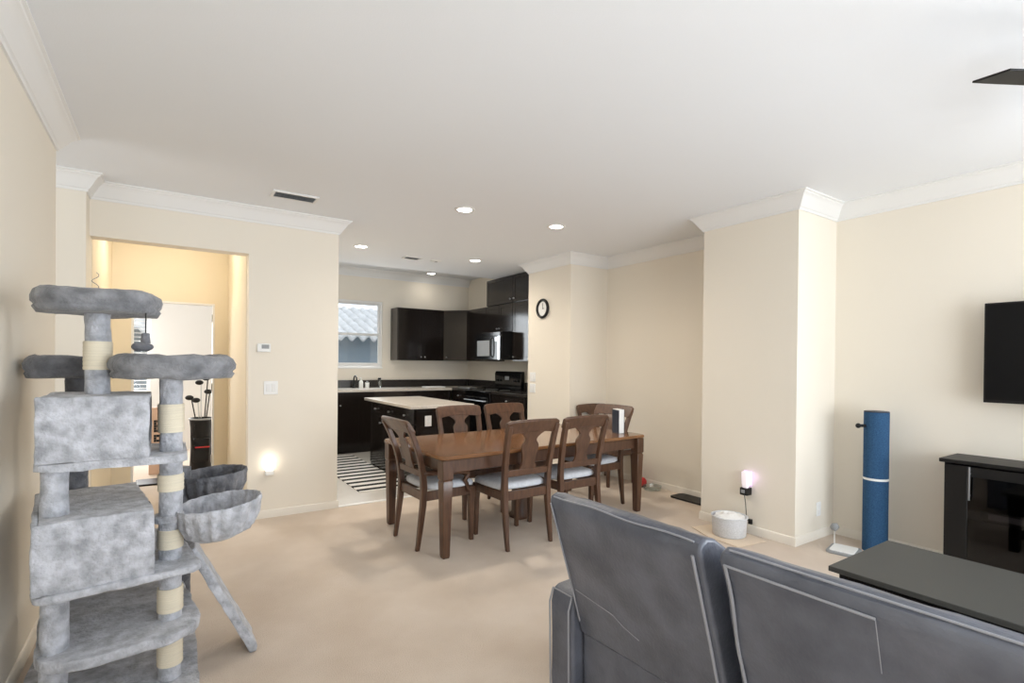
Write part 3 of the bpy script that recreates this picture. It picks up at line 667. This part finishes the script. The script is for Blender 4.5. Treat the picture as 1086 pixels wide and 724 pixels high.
vent(.68, 1.03, 4.40, 4.58, 'white louvred air vent in the ceiling in front of the arch wall', 5)
vent(2.48, 2.70, 6.13, 6.29, 'small dark air vent in the kitchen ceiling', 4)
o = thing('ceiling_disc', 'white round fitting on the ceiling beside the small dark vent', 'smoke detector', (2.925, 6.2, ZC))  # bright ceiling fitting modelled as an unlit white disc
MB().lathe([(.002, -.001), (.075, -.001), (.075, -.008), (.06, -.014), (.002, -.016)], (2.925, 6.2, ZC), 28).build('housing', W['white'], o)
MB().lathe([(.002, -.016), (.02, -.016), (.018, -.019), (.002, -.020)], (2.925, 6.2, ZC), 16).build('centre_button', W['grey'], o)
# fan
fan = thing('ceiling_fan', 'black bladed ceiling fan at the upper right above the coffee table', 'ceiling fan', (3.0, .3, ZC))
MB().lathe([(.002, 0), (.07, 0), (.065, -.04), (.03, -.06), (.002, -.06)], (3.0, .3, ZC), 24).build('canopy', W['black'], fan)
MB().cyl((3.0, .3, ZC - .05), (3.0, .3, 2.53), .013, seg=12).build('downrod', W['black'], fan)
MB().lathe([(.002, 2.54), (.05, 2.54), (.1, 2.51), (.105, 2.46), (.08, 2.42), (.03, 2.405), (.002, 2.405)], (3.0, .3, 0), 28).build('motor_housing', W['black'], fan)
FA = 149
for k in range(3):
    m = MB().prism([(.09, -.03), (.2, -.062), (.60, -.058), (.655, -.055), (.62, .055), (.2, .058), (.09, .03)], 2.464, 2.472, 'xy')
    m.rot(R(-7), 'X', (0, 0, 2.467)); m.rot(R(FA + 120 * k), 'Z', (0, 0, 0)); m.shift((3.0, .3, 0)); m.build('blade', W['black'], fan, bevel=.002)

fan.location = (3.037, .275, ZC)

# ---------------------------------------------------------------- kitchen
def cabinet_front(o, axis, a, lo, hi, z0, z1, knob=None, name='door'):
    """a panel door with recessed frame; axis 'y' faces -Y at y=a, axis 'x' faces -X at x=a"""
    g, t, st = .004, .02, .055
    l, h, b, u = lo + g, hi - g, z0 + g, z1 - g
    def bx(m, p0, p1, q0, q1, d0, d1): m.box(p0, p1, a - d1, a - d0, q0, q1) if axis == 'y' else m.box(a - d1, a - d0, p0, p1, q0, q1)
    m = MB(); st = min(st, (u - b) * .28)
    bx(m, l, l + st, b, u, 0, t); bx(m, h - st, h, b, u, 0, t); bx(m, l + st, h - st, b, b + st, 0, t); bx(m, l + st, h - st, u - st, u, 0, t); bx(m, l + st, h - st, b + st, u - st, 0, t - .004)
    d = m.build(name, W['cab'], o, bevel=.002)
    if knob:
        p, z = knob
        q = (p, a - t, z) if axis == 'y' else (a - t, p, z); q2 = (p, a - t - .02, z) if axis == 'y' else (a - t - .02, p, z)
        MB().cyl(q, q2, .006, .008, 8).sphere(q2, .013, 10, 8).build('knob', W['steel'], d)
    return d
def base_cab_y(x0, x1, yf, yb, top, lab):
    o = thing('base_cabinet', lab, 'cabinet', ((x0 + x1) / 2, (yf + yb) / 2, 0), 0, 'espresso kitchen cabinets')
    MB().box(x0 + .001, x1 - .001, yf, yb, .09, top).box(x0 + .001, x1 - .001, yf + .06, yb, 0, .09).build('carcass', W['cab'], o)
    mid = (x0 + x1) / 2
    cabinet_front(o, 'y', yf, x0, x1, top - .16, top, None, 'drawer')
    cabinet_front(o, 'y', yf, x0, mid, .1, top - .16, (mid - .035, top - .2))
    cabinet_front(o, 'y', yf, mid, x1, .1, top - .16, (mid + .035, top - .2))
    return o
CT = .985
base_cab_y(1.37, 1.75, 7.92, 8.49, .945, 'base cabinet at the far left of the sink counter, hidden by the arch wall')
base_cab_y(1.75, 2.51, 7.92, 8.49, .945, 'dark base cabinet under the kitchen sink, below the window')
base_cab_y(2.51, 3.27, 7.92, 8.49, .945, 'dark base cabinet right of the sink cabinet, behind the island')
base_cab_y(3.27, 4.03, 7.92, 8.49, .945, 'dark base cabinet nearest the kitchen corner, behind the island')
def base_cab_x(y0, y1, lab):
    o = thing('base_cabinet', lab, 'cabinet', (4.36, (y0 + y1) / 2, 0), 0, 'espresso kitchen cabinets')
    MB().box(4.07, 4.67, y0 + .001, y1 - .001, .09, .945).box(4.13, 4.67, y0 + .001, y1 - .001, 0, .09).build('carcass', W['cab'], o)
    cabinet_front(o, 'x', 4.07, y0, y1, .785, .945, ((y0 + y1) / 2, .865), 'drawer')
    cabinet_front(o, 'x', 4.07, y0, y1, .1, .785, (y0 + .06, .72))
base_cab_x(5.75, 6.61, 'dark base cabinet between the stove and the dining pier')
base_cab_x(7.395, 7.91, 'dark base cabinet left of the stove')
o = thing('countertop', 'long pale countertop running along the sink wall below the window', 'countertop', (3.0, 8.2, .945))
MB().box(1.365, 4.675, 7.88, 8.495, .945, CT).build('slab', W['stone'], o, bevel=.004)
MB().box(1.365, 4.655, 8.475, 8.497, CT, 1.11).box(4.655, 4.677, 7.88, 8.475, CT, 1.11).build('backsplash', W['granite'], o, bevel=.002)
o = thing('countertop', 'short dark countertop between the stove and the dining pier', 'countertop', (4.36, 6.1, .945))
MB().box(4.035, 4.675, 5.72, 6.61, .945, CT).build('slab', W['granite'], o, bevel=.004)
MB().box(4.655, 4.677, 5.72, 6.61, CT, 1.11).build('backsplash', W['granite'], o, bevel=.002)
o = thing('countertop', 'short dark countertop between the stove and the kitchen corner', 'countertop', (4.36, 7.63, .945))
MB().box(4.035, 4.675, 7.395, 7.879, .945, CT).build('slab', W['granite'], o, bevel=.004)
MB().box(4.655, 4.677, 7.395, 7.879, CT, 1.11).build('backsplash', W['granite'], o, bevel=.002)
# sink area
o = thing('kitchen_faucet', 'dark arched faucet behind the sink under the window', 'faucet', (2.52, 8.36, CT))
MB().lathe([(.002, 0), (.03, 0), (.028, .02), (.016, .03), (.016, .06), (.002, .06)], (2.52, 8.40, CT), 18).build('base', W['black'], o)
MB().tube([(2.52, 8.40, CT + .05), (2.52, 8.40, CT + .15), (2.52, 8.37, CT + .19), (2.52, 8.31, CT + .20), (2.52, 8.26, CT + .17), (2.52, 8.25, CT + .12)], .011, 10).build('spout', W['black'], o)
MB().tube([(2.535, 8.40, CT + .05), (2.58, 8.395, CT + .08)], .007, 8).build('lever', W['black'], o)
o = thing('soap_bottle', 'white pump bottle beside the kitchen faucet', 'bottle', (2.60, 8.28, CT))
MB().lathe([(.002, 0), (.03, 0), (.032, .01), (.032, .10), (.02, .125), (.012, .13), (.002, .13)], (2.60, 8.28, CT), 18).build('bottle_body', W['white'], o)
MB().cyl((2.60, 8.28, CT + .13), (2.60, 8.28, CT + .165), .008, seg=8).box(2.57, 2.61, 8.272, 8.288, CT + .16, CT + .172).build('pump', W['white'], o)
o = thing('sponge_holder', 'white cup holder between faucet and soap, right of the pump bottle', 'cup', (2.70, 8.28, CT))
MB().lathe([(.002, 0), (.028, 0), (.035, .09), (.033, .09), (.026, .01), (.002, .01)], (2.70, 8.28, CT), 18).build('cup', W['white'], o)
MB().box(2.685, 2.715, 8.268, 8.292, CT + .011, CT + .115).build('brush', W['grey'], o, bevel=.004)
o = thing('spray_bottle', 'slim clear bottle with dark trigger on the sink counter', 'bottle', (2.92, 8.3, CT))
MB().lathe([(.002, 0), (.03, 0), (.03, .09), (.012, .12), (.012, .135), (.002, .135)], (2.92, 8.3, CT), 16).build('bottle_body', W['clear'], o)
MB().box(2.89, 2.935, 8.29, 8.31, CT + .135, CT + .165).box(2.885, 2.895, 8.292, 8.308, CT + .105, CT + .155).build('trigger', W['black'], o)
o = MB().prism(rrect(3.62, 3.98, 7.98, 8.22, .04), CT, CT + .018, 'xy'); tag(o.build('counter_highlight', W['paper'], bevel=.004), 'pale slab standing in for a reflection on the counter in the kitchen corner', 'highlight')  # pale slab added as the highlight lying on the counter
o = MB().prism(rrect(4.10, 4.30, 7.45, 7.80, .04), CT, CT + .018, 'xy'); tag(o.build('counter_glint', W['steel'], bevel=.004), 'silvery slab standing in for a reflection on the counter left of the stove', 'tray')  # silvery slab added to mimic a counter reflection
# island
isl = thing('kitchen_island', 'dark kitchen island with pale top behind the dining table', 'kitchen island', (2.65, 6.2, 0))
MB().prism(rrect(2.24, 3.05, 5.36, 7.0, .015, 2), .885, .92, 'xy').build('countertop', W['stone'], isl, bevel=.004)
MB().box(2.33, 3.02, 5.42, 6.96, .0, .885).build('carcass', W['cab'], isl)
for k in range(3):
    y0, y1 = 5.44 + k * .5, 5.94 + k * .5
    cabinet_front(isl, 'x', 2.33, y0, y1, .70, .885, ((y0 + y1) / 2, .79), 'drawer')
    cabinet_front(isl, 'x', 2.33, y0, y1, .05, .70, (y0 + .06, .62))
o = thing('wall_outlet', 'white outlet on the end of the dark kitchen island', 'outlet', (2.475, 5.41, .74))
MB().box(2.435, 2.515, 5.412, 5.42, .68, .80).build('cover_plate', W['white'], o, bevel=.003)
MB().box(2.456, 2.494, 5.408, 5.413, .748, .785).box(2.456, 2.494, 5.408, 5.413, .695, .732).build('socket', W['trim'], o, bevel=.002)
rug = MB().box(1.72, 2.315, 5.50, 7.84, .001, .010).build('striped_rug', W['rug']); tag(rug, 'black and white striped runner rug on the kitchen floor by the island', 'rug')
# stove
sv = thing('kitchen_range', 'black electric range with tall control panel against the right kitchen wall', 'stove', (4.34, 6.835, 0))
MB().box(4.03, 4.665, 6.452, 7.218, .02, .955).build('body', W['gblack'], sv, bevel=.004)
MB().box(4.0, 4.60, 6.45, 7.22, .955, .975).build('cooktop', W['gblack'], sv, bevel=.004)
for x, y, r in ((4.15, 6.64, .10), (4.15, 7.03, .08), (4.42, 6.64, .08), (4.42, 7.03, .10)):
    m = MB()
    for q in (1, .7, .4): m.tube([(x + math.cos(2 * math.pi * k / 24) * r * q, y + math.sin(2 * math.pi * k / 24) * r * q, .981) for k in range(25)], .006, 6)
    m.build('burner', W['graphite'], sv)
bgd = MB().prism([(4.60, .955), (4.59, 1.24), (4.61, 1.28), (4.66, 1.28), (4.665, .955)], 6.45, 7.22, 'xz').build('control_panel', W['gblack'], sv, bevel=.006)
MB().box(4.585, 4.592, 6.78, 6.90, 1.14, 1.2).build('clock_display', W['grey'], bgd)
for y in (6.53, 6.62, 7.05, 7.14): MB().cyl((4.597, y, 1.13), (4.572, y, 1.13), .02, .017, 14).build('dial_knob', W['black'], bgd)
d = MB().box(4.0, 4.03, 6.47, 7.20, .24, .88).build('oven_door', W['gblack'], sv, bevel=.004)
MB().tube([(4.0, 6.53, .83), (3.965, 6.53, .83), (3.965, 7.14, .83), (4.0, 7.14, .83)], .01, 8).build('handle', W['steel'], d)
MB().box(4.0, 4.03, 6.47, 7.20, .05, .22).build('drawer', W['gblack'], sv, bevel=.004)
sv.location.y += .17
# microwave
mw = thing('microwave', 'black and steel microwave mounted over the stove', 'microwave', (4.38, 6.835, 1.46))
MB().box(4.12, 4.67, 6.455, 7.215, 1.462, 1.885).build('case', W['gblack'], mw, bevel=.004)
d = MB().box(4.098, 4.12, 6.64, 7.21, 1.47, 1.82).build('door', W['gblack'], mw, bevel=.004)
MB().box(4.094, 4.099, 6.76, 7.13, 1.52, 1.76).build('window', W['grey'], d)
MB().tube([(4.098, 6.665, 1.50), (4.07, 6.67, 1.53), (4.066, 6.67, 1.65), (4.07, 6.67, 1.77), (4.098, 6.665, 1.80)], .011, 8).build('handle', W['black'], d)
cp_ = MB().box(4.096, 4.12, 6.458, 6.635, 1.465, 1.82).build('control_panel', W['gblack'], mw, bevel=.003)
MB().box(4.093, 4.097, 6.458, 6.52, 1.465, 1.82).box(4.093, 4.097, 6.52, 6.60, 1.74, 1.80).build('steel_trim', W['steel'], cp_)
MB().box(4.096, 4.12, 6.458, 7.21, 1.825, 1.88)  .build('top_grille', W['gblack'], mw, bevel=.003)
# upper cabinets
UZ0, UZ1 = 1.445, 2.325
def upper(label, boxes, fronts):
    o = thing('wall_cabinet', label, 'cabinet', (boxes[0][0], boxes[0][2], boxes[0][4]), 0, 'espresso kitchen cabinets')
    m = MB()
    for b in boxes: m.box(*b)
    m.build('carcass', W['cab'], o)
    for f in fronts: cabinet_front(o, *f)
    return o
upper('dark wall cabinet with two doors right of the kitchen window', [(3.17, 4.02, 8.19, 8.495, UZ0, UZ1)], [('y', 8.19, 3.17, 3.62, UZ0, UZ1, (3.585, UZ0 + .06)), ('y', 8.19, 3.62, 4.02, UZ0, UZ1, (3.655, UZ0 + .06))])
o = thing('wall_cabinet', 'diagonal dark wall cabinet in the kitchen corner', 'cabinet', (4.4, 8.2, UZ0), 0, 'espresso kitchen cabinets')
MB().prism([(4.022, 8.495), (4.022, 8.19), (4.33, 7.88), (4.675, 7.88), (4.675, 8.495)], UZ0, UZ1, 'xy').build('carcass', W['cab'], o)
m = MB().prism([(4.022, 8.19), (4.33, 7.88), (4.318, 7.866), (4.008, 8.176)], UZ0 + .004, UZ1 - .004, 'xy').build('door', W['cab'], o, bevel=.002)
MB().sphere((4.045, 8.12, UZ0 + .06), .013, 10, 8).build('knob', W['steel'], m)
upper('dark wall cabinet between the corner and the microwave', [(4.33, 4.675, 7.222, 7.878, UZ0, UZ1)], [('x', 4.33, 7.222, 7.878, UZ0, UZ1, (7.27, UZ0 + .06))])
upper('short dark wall cabinet directly above the microwave', [(4.33, 4.675, 6.452, 7.218, 1.89, UZ1)], [('x', 4.33, 6.452, 6.835, 1.89, UZ1, (6.80, 1.95)), ('x', 4.33, 6.835, 7.218, 1.89, UZ1, (6.87, 1.95))])
upper('glossy dark wall cabinet right of the microwave, beside the pier', [(4.33, 4.675, 5.74, 6.448, UZ0, UZ1)], [('x', 4.33, 5.74, 6.448, UZ0, UZ1, (6.40, UZ0 + .06))])
upper('dark upper cabinet reaching the ceiling above the microwave', [(4.33, 4.675, 6.452, 7.218, UZ1 + .003, 2.745)], [('x', 4.33, 6.452, 7.218, UZ1 + .003, 2.745, (6.5, UZ1 + .06))])
upper('dark upper cabinet reaching the ceiling beside the pier', [(4.33, 4.675, 5.74, 6.448, UZ1 + .003, 2.745)], [('x', 4.33, 5.74, 6.448, UZ1 + .003, 2.745, (6.4, UZ1 + .06))])

# ---------------------------------------------------------------- hall and bedroom
hl = thing('hall_ceiling_light', 'round ceiling light in the hall, hidden above the opening', 'ceiling light', (.05, 6.0, ZC))
MB().lathe([(.002, -.001), (.13, -.001), (.13, -.02), (.002, -.02)], (.05, 6.0, ZC), 28).build('mounting_plate', W['trim'], hl)
MB().lathe([(.002, -.02), (.12, -.02), (.10, -.06), (.05, -.085), (.002, -.09)], (.05, 6.0, ZC), 28).build('shade', W['night'], hl)
lt = bpy.data.lights.new('hall_lamp', 'POINT'); lt.energy = 8; lt.color = (1, .90, .75); lt.shadow_soft_size = .1
lo = bpy.data.objects.new('hall_lamp', lt); col.objects.link(lo); lo.parent = hl; lo.location = (0, 0, -.2)
gb = thing('golf_bag', 'black golf bag of clubs standing inside the bedroom doorway', 'golf bag', (.36, 7.75, 0))
MB().lathe([(.002, 0), (.12, 0), (.125, .03), (.115, .3), (.12, .55), (.13, .66), (.118, .67), (.105, .6), (.002, .58)], (.36, 7.75, 0), 24).build('bag_body', W['black'], gb)
MB().tube([(.36 + math.cos(2 * math.pi * k / 24) * .128, 7.75 + math.sin(2 * math.pi * k / 24) * .128, .655) for k in range(25)], .012, 8).build('collar', W['grey'], gb)
MB().prism(rrect(.27, .45, 7.61, 7.66, .02), .12, .42, 'xy').build('pocket', W['black'], gb, bevel=.01)
MB().box(.27, .45, 7.604, 7.612, .30, .315).build('pocket_zip', W['red'], gb)
for i, (dx, dy, tx, ty, h) in enumerate(((-.05, 0, -.11, -.01, .93), (.0, .03, .0, .05, 1.12), (.03, -.04, .07, -.05, 1.18), (-.02, -.05, -.04, -.08, .9), (.05, .04, .10, .06, 1.0))):
    c_ = MB().tube([(.36 + dx, 7.75 + dy, .585), (.36 + tx, 7.75 + ty, h)], .008, 6).build('club', W['steel'] if i % 2 else W['black'], gb)
    MB().sphere((.36 + tx - .02, 7.75 + ty, h), .04, 12, 8, (1.2, .7, .8)).build('club_head', W['black'], c_)
MB().tube([(.30, 7.63, .2), (.25, 7.58, .45), (.29, 7.65, .62)], .012, 6).build('strap', W['black'], gb)
pb = thing('paper_bag', 'tan paper bag with black lettering inside the bedroom doorway', 'bag', (-.06, 7.75, 0))
MB().loft([[(x, y, z) for x, y in ((-.19 , 7.68), (.07, 7.68), (.07, 7.82), (-.19, 7.82))] for z in (0, .82)]).build('bag_body', W['tan'], pb, bevel=.003)
MB().tube([(-.10, 7.68, .80), (-.10, 7.675, .86), (-.06, 7.675, .885), (-.02, 7.675, .86), (-.02, 7.68, .80)], .006, 6).build('handle', W['black'], pb)
g = MB()
for r_, rows in enumerate(((1, 1, 1, 0, 1, 1), (1, 0, 0, 0, 0, 1), (1, 1, 0, 0, 1, 1), (1, 0, 0, 0, 0, 1), (1, 1, 1, 0, 1, 1), (0, 0, 0, 0, 0, 0), (1, 1, 1, 1, 1, 1), (1, 0, 1, 0, 0, 1), (1, 1, 1, 0, 1, 0), (0, 0, 1, 0, 1, 0), (1, 1, 1, 0, 1, 0))):
    for k, v in enumerate(rows):
        if v: g.box(-.14 + k * .028, -.114 + k * .028, 7.677, 7.681, .64 - r_ * .03, .668 - r_ * .03)
g.build('lettering', W['black'], pb)
tag(MB().prism(rrect(-.30, .0, 7.02, 7.35, .03), .001, .02, 'xy').build('door_mat', W['black'], bevel=.004), 'dark mat on the bedroom floor just past the doorway', 'mat')

# ---------------------------------------------------------------- neighbouring house beyond the kitchen window
nb = thing('neighbour_house', 'grey stucco house with pale tiled roof outside the kitchen window', 'house', (3.4, 13, 0))
MB().box(-2, 9, 13.45, 16.5, -.5, 2.065).build('wall', W['stucco'], nb)
rings = []; ncol = 420
for j in range(14):
    t = j / 13; yy = 12.9 + 3.2 * t; zz = 1.98 + 1.02 * t
    rings.append([(-2 + 11 * i / ncol, yy, zz + .06 * math.sin(i / ncol * 11 / .28 * 2 * math.pi) + .03 * ((j % 2))) for i in range(ncol + 1)])
m = MB(); m.loft(rings, cap=False, closed=False); r0 = m.build('roof', W['rooftile'], nb); sm = r0.modifiers.new('thick', 'SOLIDIFY'); sm.thickness = .05
MB().box(-2, 9, 16.0, 16.3, 2.95, 3.08).build('ridge', W['rooftile'], nb, bevel=.05)
tag(MB().box(-4, 11, YK + .6, 18, -.9, -.5).build('side_yard', W['stucco']), 'grey ground of the side yard outside the kitchen window', 'ground')['kind'] = 'structure'
